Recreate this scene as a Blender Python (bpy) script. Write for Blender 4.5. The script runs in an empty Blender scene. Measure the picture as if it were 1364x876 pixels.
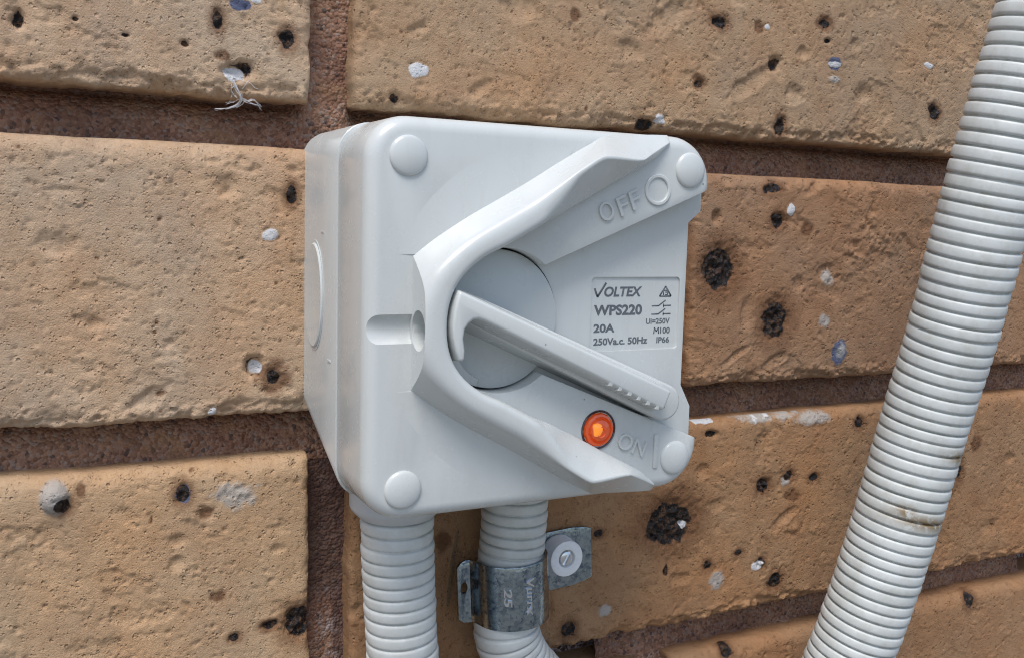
import bpy, bmesh, math, random
import numpy as np
from mathutils import Vector, Matrix
random.seed(7)
RNG = np.random.default_rng(11)
C = bpy.context.scene.collection
S = 0.001                      # everything below is written in millimetres

# ------------------------------------------------------------------ camera
cam_d = bpy.data.cameras.new('camera')
cam = bpy.data.objects.new('camera', cam_d)
C.objects.link(cam)
r = Vector((0.890582, -0.453966, 0.027884)); u = Vector((0.026943, 0.113858, 0.993132)); f = Vector((0.454023, 0.883714, -0.113631))
M = Matrix((r, u, -f)).transposed().to_4x4()
M.translation = Vector((-78.68, -264.73, -29.70)) * S
cam.matrix_world = M
cam_d.sensor_width = 36.0
cam_d.lens = 36.0 * 1283.45 / 1364.0
cam_d.clip_start = 0.005
cam_d.clip_end = 100.0
bpy.context.scene.camera = cam

# ------------------------------------------------------------------ sky, sun, exposure
SUN_EL, SUN_AZ = math.radians(61), math.radians(-38)     # azimuth from straight in front of the wall (-Y), towards +X
w = bpy.data.worlds.new('World'); bpy.context.scene.world = w
w.use_nodes = True
nt = w.node_tree
bg = nt.nodes['Background']
sky = nt.nodes.new('ShaderNodeTexSky')
sky.sky_type = 'NISHITA'; sky.sun_disc = False
sky.sun_elevation = SUN_EL; sky.sun_rotation = math.pi - SUN_AZ
sky.air_density = 1.0; sky.dust_density = 2.0; sky.ozone_density = 1.0
nt.links.new(sky.outputs[0], bg.inputs[0])
bg.inputs[1].default_value = 0.14
sd = bpy.data.lights.new('sun', 'SUN'); sd.energy = 2.1; sd.angle = math.radians(26); sd.color = (1.0, 0.975, 0.94)
sun = bpy.data.objects.new('sun', sd); C.objects.link(sun)
sv = Vector((math.sin(SUN_AZ) * math.cos(SUN_EL), -math.cos(SUN_AZ) * math.cos(SUN_EL), math.sin(SUN_EL)))
sun.rotation_euler = (-sv).to_track_quat('-Z', 'Y').to_euler()
sc = bpy.context.scene
sc.cycles.filter_width = 1.05
sc.view_settings.view_transform = 'Standard'; sc.view_settings.look = 'None'
sc.view_settings.exposure = 0.38; sc.view_settings.gamma = 1.0
sc.view_settings.use_curve_mapping = False

# ------------------------------------------------------------------ materials
def mat(name):
    m = bpy.data.materials.new(name); m.use_nodes = True
    return m, m.node_tree, m.node_tree.nodes['Principled BSDF']
def nd(nt, kind, **kw):
    n = nt.nodes.new(kind)
    for k, v in kw.items():
        if k.startswith('i_'):
            key = k[2:]
            n.inputs[int(key) if key.isdigit() else key].default_value = v
        else: setattr(n, k, v)
    return n
def mixc(nt, fac, a, b, blend='MIX'):
    n = nt.nodes.new('ShaderNodeMix'); n.data_type = 'RGBA'; n.blend_type = blend
    for sock, v in ((n.inputs[0], fac), (n.inputs[6], a), (n.inputs[7], b)):
        if hasattr(v, 'default_value') or hasattr(v, 'is_linked'): nt.links.new(v, sock)
        else: sock.default_value = v
    return n.outputs[2]
def noise(nt, co, scale, detail=4, rough=.55):
    n = nd(nt, 'ShaderNodeTexNoise'); n.inputs['Scale'].default_value = scale
    n.inputs['Detail'].default_value = detail; n.inputs['Roughness'].default_value = rough
    nt.links.new(co, n.inputs['Vector']); return n.outputs['Fac']
def ramp(nt, fac, lo, hi, a=0.0, b=1.0):
    n = nd(nt, 'ShaderNodeMapRange'); n.clamp = True
    nt.links.new(fac, n.inputs[0]); n.inputs[1].default_value = lo; n.inputs[2].default_value = hi
    n.inputs[3].default_value = a; n.inputs[4].default_value = b; return n.outputs[0]
def mul(nt, a, b, op='MULTIPLY'):
    n = nd(nt, 'ShaderNodeMath', operation=op)
    for s_, v in ((n.inputs[0], a), (n.inputs[1], b)):
        if isinstance(v, (int, float)): s_.default_value = v
        else: nt.links.new(v, s_)
    return n.outputs[0]
def position(nt):
    return nd(nt, 'ShaderNodeNewGeometry').outputs['Position']
def bump(nt, bsdf, h, strength, dist):
    b = nd(nt, 'ShaderNodeBump'); b.inputs['Strength'].default_value = strength; b.inputs['Distance'].default_value = dist
    nt.links.new(h, b.inputs['Height']); nt.links.new(b.outputs[0], bsdf.inputs['Normal'])

def brick_material():
    m, t, b = mat('fired_clay')
    co = position(t)
    oi = nd(t, 'ShaderNodeObjectInfo')
    at = nd(t, 'ShaderNodeAttribute', attribute_name='marks')
    at2 = nd(t, 'ShaderNodeAttribute', attribute_name='marks_more')
    sp = nd(t, 'ShaderNodeSeparateColor'); t.links.new(at.outputs['Color'], sp.inputs[0])
    sp2 = nd(t, 'ShaderNodeSeparateColor'); t.links.new(at2.outputs['Color'], sp2.inputs[0])
    big = noise(t, co, 28, 3); mid = noise(t, co, 130, 5, .6); fine = noise(t, co, 900, 4, .65)
    col = oi.outputs['Color']
    col = mixc(t, ramp(t, big, .35, .7), col, (1.10, .96, .83, 1), 'MULTIPLY')
    col = mixc(t, ramp(t, noise(t, co, 46, 4, .6), .45, .75, 0, .8), col, (.84, .80, .80, 1), 'MULTIPLY')
    col = mixc(t, ramp(t, mid, .42, .72, 0, .55), col, (.74, .66, .58, 1), 'MULTIPLY')
    col = mixc(t, ramp(t, fine, .52, .7, 0, .6), col, (.80, .72, .64, 1), 'MULTIPLY')
    col = mixc(t, ramp(t, fine, .45, .30, 0, .5), col, (1.14, 1.12, 1.08, 1), 'MULTIPLY')
    ed = noise(t, co, 1100, 3, .6)
    def mask(c, lo=.30, hi=.52, k=.45):
        s_ = mul(t, c, mul(t, mul(t, ed, .5, 'SUBTRACT'), k), 'ADD'); return ramp(t, s_, lo, hi)
    col = mixc(t, mul(t, mask(sp2.outputs[0], .1, .8, .7), .8), col, (.13, .055, .022, 1))                # rusty halo
    col = mixc(t, mask(sp.outputs[2]), col, (.10, .115, .19, 1))                                         # blue grey glaze
    col = mixc(t, mul(t, mask(sp2.outputs[1], .15, .7, 1.0), .75), col, (.42, .41, .39, 1))              # chalky grey scuffs
    col = mixc(t, mul(t, mask(sp2.outputs[2]), .55), col, (.12, .115, .075, 1))                          # green grey streak
    col = mixc(t, mask(sp.outputs[0], .36, .47, .4), col, mixc(t, ramp(t, noise(t, co, 620, 4, .65), .50, .62), (.011, .008, .008, 1), (.085, .042, .02, 1)))                                       # iron slag, also the dark floors of deep pits
    col = mixc(t, mask(sp.outputs[1]), col, (.62, .62, .63, 1))                                          # white flecks
    t.links.new(col, b.inputs['Base Color'])
    t.links.new(ramp(t, sp.outputs[0], .2, .6, .78, .28), b.inputs['Roughness'])
    b.inputs['Specular IOR Level'].default_value = .35
    v = nd(t, 'ShaderNodeTexVoronoi'); v.inputs['Scale'].default_value = 520; t.links.new(co, v.inputs['Vector'])
    pits = ramp(t, v.outputs['Distance'], .10, .30)
    sel = ramp(t, noise(t, co, 330, 2), .52, .60)
    pit = mul(t, sel, mul(t, 1.0, pits, 'SUBTRACT'))
    h = mul(t, mul(t, noise(t, co, 2300, 4, .7), 1.1), mul(t, noise(t, co, 480, 5, .65), .9), 'ADD')
    v2 = nd(t, 'ShaderNodeTexVoronoi'); v2.inputs['Scale'].default_value = 950; t.links.new(co, v2.inputs['Vector'])
    pit2 = mul(t, ramp(t, noise(t, co, 260, 3), .50, .56), ramp(t, v2.outputs['Distance'], .34, .14))
    h = mul(t, h, mul(t, mul(t, pit, 1.6), mul(t, pit2, .9), 'ADD'), 'SUBTRACT')
    bump(t, b, h, 1.0, .0004)
    return m
def mortar_material():
    m, t, b = mat('sandy_mortar')
    co = position(t)
    v = nd(t, 'ShaderNodeTexVoronoi'); v.inputs['Scale'].default_value = 1050; t.links.new(co, v.inputs['Vector'])
    hs = nd(t, 'ShaderNodeSeparateColor'); t.links.new(v.outputs['Color'], hs.inputs[0])
    col = mixc(t, hs.outputs[0], (.215, .112, .072, 1), (.40, .235, .155, 1))
    col = mixc(t, ramp(t, hs.outputs[1], .72, .95), col, (.34, .25, .20, 1))
    col = mixc(t, ramp(t, hs.outputs[2], .90, .97), col, (.13, .09, .075, 1))
    col = mixc(t, ramp(t, noise(t, co, 55, 3), .42, .62, 0, .7), col, (.78, .68, .70, 1), 'MULTIPLY')
    col = mixc(t, ramp(t, noise(t, co, 90, 4), .56, .68, 0, .6), col, (.34, .19, .10, 1))
    at = nd(t, 'ShaderNodeAttribute', attribute_name='marks')
    sp = nd(t, 'ShaderNodeSeparateColor'); t.links.new(at.outputs['Color'], sp.inputs[0])
    col = mixc(t, mul(t, sp.outputs[0], .75), col, (.075, .045, .042, 1))     # darker purple brown mortar, strongest in the joint below the box
    col = mixc(t, mul(t, sp.outputs[1], ramp(t, hs.outputs[2], .3, .6)), col, (.38, .31, .30, 1))
    t.links.new(col, b.inputs['Base Color']); b.inputs['Roughness'].default_value = .9
    b.inputs['Specular IOR Level'].default_value = .25
    h = mul(t, mul(t, v.outputs['Distance'], -1.0), mul(t, noise(t, co, 700, 4), 1.2), 'ADD')
    bump(t, b, h, .9, .0007)
    return m
def plastic_material(name, base, rough=.36, specks=True, grime=.25):
    m, t, b = mat(name)
    co = position(t)
    col = mixc(t, ramp(t, noise(t, co, 40, 4), .35, .7, 0, 1), base, (base[0] * .96, base[1] * .96, base[2] * .95, 1))
    if specks:
        v = nd(t, 'ShaderNodeTexVoronoi'); v.inputs['Scale'].default_value = 170; t.links.new(co, v.inputs['Vector'])
        hs = nd(t, 'ShaderNodeSeparateColor'); t.links.new(v.outputs['Color'], hs.inputs[0])
        k = mul(t, ramp(t, v.outputs['Distance'], .060, .03), ramp(t, hs.outputs[0], .88, .89))
        col = mixc(t, mul(t, k, .8), col, (.08, .075, .07, 1))
        col = mixc(t, mul(t, ramp(t, noise(t, co, 75, 6, .7), .58, .78), grime), col, (.36, .34, .30, 1))
    if specks:      # brown grime run at the lower left corner of the box, dust film in streaks
        dist = nd(t, 'ShaderNodeVectorMath', operation='DISTANCE'); t.links.new(co, dist.inputs[0]); dist.inputs[1].default_value = (-.002, -.034, -.1005)
        k2 = mul(t, ramp(t, dist.outputs['Value'], .011, .001), ramp(t, noise(t, co, 420, 5, .7), .42, .62))
        col = mixc(t, mul(t, k2, .8), col, (.16, .12, .075, 1))
        mp = nd(t, 'ShaderNodeMapping'); mp.inputs['Scale'].default_value = (1, 1, .16); t.links.new(co, mp.inputs['Vector'])
        col = mixc(t, mul(t, ramp(t, noise(t, mp.outputs[0], 240, 5, .65), .52, .75), .16), col, (.40, .40, .38, 1))
    t.links.new(col, b.inputs['Base Color'])
    t.links.new(ramp(t, noise(t, co, 160, 5), .3, .7, rough - .06, rough + .1), b.inputs['Roughness'])
    b.inputs['Specular IOR Level'].default_value = .5
    bump(t, b, noise(t, co, 1400, 2), .06, .0002)
    return m
def conduit_material():
    m, t, b = mat('corrugated_plastic')
    co = position(t)
    at = nd(t, 'ShaderNodeAttribute', attribute_name='marks')
    sp = nd(t, 'ShaderNodeSeparateColor'); t.links.new(at.outputs['Color'], sp.inputs[0])
    col = mixc(t, ramp(t, noise(t, co, 90, 5, .65), .4, .72), (.58, .605, .595, 1), (.49, .51, .485, 1))
    st = mul(t, ramp(t, noise(t, co, 210, 6, .7), .48, .72), .55)
    col = mixc(t, mul(t, st, sp.outputs[1]), col, (.34, .31, .24, 1))
    col = mixc(t, mul(t, ramp(t, noise(t, co, 420, 5, .7), .28, .5), sp.outputs[0]), col, (.19, .125, .05, 1))
    t.links.new(col, b.inputs['Base Color']); b.inputs['Roughness'].default_value = .42
    b.inputs['Specular IOR Level'].default_value = .45
    bump(t, b, noise(t, co, 900, 4), .15, .0003)
    return m
def metal_material(name, c1, c2, rough):
    m, t, b = mat(name)
    co = position(t)
    v = nd(t, 'ShaderNodeTexVoronoi'); v.inputs['Scale'].default_value = 1300; t.links.new(co, v.inputs['Vector'])
    hs = nd(t, 'ShaderNodeSeparateColor'); t.links.new(v.outputs['Color'], hs.inputs[0])
    col = mixc(t, mul(t, hs.outputs[0], ramp(t, noise(t, co, 420, 4), .30, .60)), c1, c2)
    t.links.new(col, b.inputs['Base Color']); b.inputs['Metallic'].default_value = 1.0
    t.links.new(mul(t, mul(t, hs.outputs[1], .16), rough, 'ADD'), b.inputs['Roughness'])
    bump(t, b, noise(t, co, 1300, 4), .3, .0002)
    return m
def plain(name, col, rough=.5, metallic=0.0, emit=None, strength=0.0, coat=0.0):
    m, t, b = mat(name)
    c = mixc(t, ramp(t, noise(t, position(t), 600, 3), .4, .7, 0, .5), (*col, 1), (col[0] * .85, col[1] * .85, col[2] * .85, 1))
    t.links.new(c, b.inputs['Base Color']); b.inputs['Roughness'].default_value = rough; b.inputs['Metallic'].default_value = metallic
    if emit: b.inputs['Emission Color'].default_value = (*emit, 1); b.inputs['Emission Strength'].default_value = strength
    b.inputs['Coat Weight'].default_value = coat; b.inputs['Coat Roughness'].default_value = .08
    return m
BRICK = brick_material(); MORTAR = mortar_material()
LID = plastic_material('light_grey_plastic', (.555, .58, .572, 1), .22)
DIAL = plastic_material('dial_plastic', (.485, .52, .52, 1), .30, True, .4)
ADAPT = plastic_material('adaptor_plastic', (.50, .53, .55, 1), .4, False)
CONDUIT = conduit_material()
ZINC = metal_material('zinc_plate', (.36, .43, .47, 1), (.10, .135, .20, 1), .08)
PRINT = plain('grey_print', (.11, .125, .14), .6)
DARK = plain('gap_shade', (.02, .02, .02), .8)
RUBBER = plain('dark_lens_ring', (.035, .012, .012), .25, coat=.6)
ORANGE = plain('orange_lens', (.62, .085, .02), .12, emit=(1.0, .12, .012), strength=.10, coat=.8)
AMBER = plain('glowing_amber', (.85, .26, .03), .25, emit=(1.0, .30, .02), strength=.36, coat=.6)
NYLON = plain('white_nylon', (.82, .83, .84), .45)
STEEL = plain('steel_screw', (.72, .74, .77), .22, 1.0)
SILK = plain('cobweb_silk', (.55, .55, .56), .7)

# ------------------------------------------------------------------ object helpers
ORIGIN = {}
def empty(name, label, cat, loc, group=None):
    o = bpy.data.objects.new(name, None); C.objects.link(o)
    o.empty_display_size = .01
    o.location = Vector(loc) * S; ORIGIN[o.name] = o.location.copy()
    o['label'] = label; o['category'] = cat
    if group: o['group'] = group
    return o
def place(me, name, m, parent=None, sharp=38):
    n = len(me.vertices)
    co = np.empty(n * 3); me.vertices.foreach_get('co', co); co = co.reshape(-1, 3)
    c = (co.min(0) + co.max(0)) / 2
    me.vertices.foreach_set('co', (co - c).ravel()); me.update()
    me.materials.clear(); me.materials.append(m)
    me.polygons.foreach_set('use_smooth', np.ones(len(me.polygons), bool))
    if sharp: me.set_sharp_from_angle(angle=math.radians(sharp))
    me.name = name
    o = bpy.data.objects.new(name, me); C.objects.link(o)
    po = ORIGIN[parent.name] if parent else Vector((0, 0, 0))
    o.location = Vector(c) - po; o.parent = parent
    ORIGIN[o.name] = Vector(c)
    return o
def mesh(V, F):
    me = bpy.data.meshes.new('m'); me.from_pydata([tuple(S * c for c in v) for v in V], [], F); me.update(); return me
def fix(me):
    bm = bmesh.new(); bm.from_mesh(me); bmesh.ops.recalc_face_normals(bm, faces=bm.faces); bm.to_mesh(me); bm.free(); return me
def baked(me, mods):
    """apply modifiers: ('bevel', width_mm, segments, angle) or ('cut', mesh)"""
    o = bpy.data.objects.new('work', me); C.objects.link(o); tools = []
    for md in mods:
        if md[0] == 'bevel':
            b = o.modifiers.new('b', 'BEVEL'); b.width = md[1] * S; b.segments = md[2]; b.limit_method = 'ANGLE'
            b.angle_limit = math.radians(md[3]); b.use_clamp_overlap = True; b.harden_normals = False
        else:
            k = bpy.data.objects.new('cutter', md[1]); C.objects.link(k); tools.append(k)
            b = o.modifiers.new('c', 'BOOLEAN'); b.operation = 'DIFFERENCE'; b.solver = 'EXACT'; b.object = k
    dg = bpy.context.evaluated_depsgraph_get(); dg.update()
    out = bpy.data.meshes.new_from_object(o.evaluated_get(dg))
    for x in [o] + tools: bpy.data.objects.remove(x)
    return out
def join(*ms):
    bm = bmesh.new()
    for m_ in ms: bm.from_mesh(m_)
    me = bpy.data.meshes.new('m'); bm.to_mesh(me); bm.free(); return me
def P(x, d, w_): return (x, -d, w_ - 55.0)          # switch coordinates: x right, d out from the wall, w up from the switch's middle
def loft(rings, cap0=True, cap1=True):
    V, F = [], []; n = len(rings[0])
    for rg in rings: V += rg
    for k in range(len(rings) - 1):
        for i in range(n):
            j = (i + 1) % n; F.append((k * n + i, k * n + j, (k + 1) * n + j, (k + 1) * n + i))
    if cap0: F.append(tuple(range(n))[::-1])
    if cap1: F.append(tuple(range((len(rings) - 1) * n, len(rings) * n)))
    return fix(mesh(V, F))
def lathe(prof, cx, cw, n=48):
    """prof: (radius, d) from the back to the front; the axis points out of the wall"""
    rings = [[P(cx + r_ * math.cos(a), d, cw + r_ * math.sin(a)) for a in [2 * math.pi * i / n for i in range(n)]] for r_, d in prof]
    return loft(rings)
def arc(cx, cy, r_, a0, a1, n):
    return [(cx + r_ * math.cos(math.radians(a0 + (a1 - a0) * i / n)), cy + r_ * math.sin(math.radians(a0 + (a1 - a0) * i / n))) for i in range(n + 1)]
def rrect(x0, x1, w0, w1, r_, n=6):
    return arc(x1 - r_, w1 - r_, r_, 0, 90, n) + arc(x0 + r_, w1 - r_, r_, 90, 180, n) + arc(x0 + r_, w0 + r_, r_, 180, 270, n) + arc(x1 - r_, w0 + r_, r_, 270, 360, n)
def catmull(pts, k):
    pts = [np.array(p, float) for p in pts]; out = []
    for i in range(len(pts) - 1):
        p0 = pts[max(i - 1, 0)]; p1, p2 = pts[i], pts[i + 1]; p3 = pts[min(i + 2, len(pts) - 1)]
        for j in range(k):
            t = j / k
            out.append(.5 * ((2 * p1) + (-p0 + p2) * t + (2 * p0 - 5 * p1 + 4 * p2 - p3) * t * t + (-p0 + 3 * p1 - 3 * p2 + p3) * t ** 3))
    out.append(pts[-1]); return out
def text_mesh(s, extrude=.15, bold=0.0, shear=0.0, bevel=0.0):
    cu = bpy.data.curves.new('t', 'FONT'); cu.body = s; cu.size = 1.0; cu.extrude = extrude; cu.offset = bold; cu.shear = shear
    cu.resolution_u = 4; cu.bevel_depth = bevel; cu.bevel_resolution = 1
    o = bpy.data.objects.new('t', cu); C.objects.link(o)
    dg = bpy.context.evaluated_depsgraph_get(); dg.update()
    me = bpy.data.meshes.new_from_object(o.evaluated_get(dg)); bpy.data.objects.remove(o); return me
def text_on(s, x, w_, d, width, height, depth=.3, rot=0.0, bold=0.0, shear=0.0):
    """flat lettering facing out of the wall; (x, w) is its lower left corner before turning about it"""
    me = text_mesh(s, .1, bold, shear)
    co = np.empty(len(me.vertices) * 3); me.vertices.foreach_get('co', co); co = co.reshape(-1, 3)
    lo, hi = co.min(0), co.max(0)
    q = (co - lo) / (hi - lo) * np.array([width, height, depth])
    a = math.radians(rot); X = x + q[:, 0] * math.cos(a) - q[:, 1] * math.sin(a); Wv = w_ + q[:, 0] * math.sin(a) + q[:, 1] * math.cos(a)
    out = np.stack([X, -(d + q[:, 2]), Wv - 55.0], 1) * S
    me.vertices.foreach_set('co', out.ravel()); me.update(); return fix(me)
def bar_on(pts, width, d, depth):
    """thin raised line through points (x, w)"""
    ms = []
    for (x0, y0), (x1, y1) in zip(pts, pts[1:]):
        L = math.hypot(x1 - x0, y1 - y0); nx, ny = -(y1 - y0) / L * width / 2, (x1 - x0) / L * width / 2
        q = [(x0 + nx, y0 + ny), (x0 - nx, y0 - ny), (x1 - nx, y1 - ny), (x1 + nx, y1 + ny)]
        ms.append(loft([[P(a, d, b) for a, b in q], [P(a, d + depth, b) for a, b in q]]))
    return join(*ms)

# ------------------------------------------------------------------ value noise on (x, z) arrays in millimetres
def vnoise(x, z, cell, seed):
    g = np.random.default_rng(seed).random((257, 257))
    X = x / cell + 1000.37; Z = z / cell + 1000.71
    xi = np.floor(X).astype(int); zi = np.floor(Z).astype(int); fx = X - xi; fz = Z - zi
    fx = fx * fx * (3 - 2 * fx); fz = fz * fz * (3 - 2 * fz); xi %= 256; zi %= 256
    return (g[xi, zi] * (1 - fx) + g[xi + 1, zi] * fx) * (1 - fz) + (g[xi, zi + 1] * (1 - fx) + g[xi + 1, zi + 1] * fx) * fz
def fbm(x, z, cell, seed, octaves=4, gain=.5):
    s_, a, tot = 0, 1.0, 0
    for k in range(octaves):
        s_ = s_ + a * (vnoise(x, z, cell / 2 ** k, seed + k) - .5); tot += a; a *= gain
    return s_ / tot * 2

# ------------------------------------------------------------------ ground in front of the wall, unseen below the frame, added for bounce light
gm, gt, gb = mat('bounce_ground')
gt.links.new(mixc(gt, noise(gt, position(gt), 6, 6), (.15, .145, .13, 1), (.20, .19, .17, 1)), gb.inputs['Base Color']); gb.inputs['Roughness'].default_value = .9
g_ = place(mesh([(-40000, -60000, -1200), (40000, -60000, -1200), (40000, 8, -1200), (-40000, 8, -1200)], [(0, 1, 2, 3)]), 'ground', gm, None, None)
g_['kind'] = 'structure'

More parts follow.
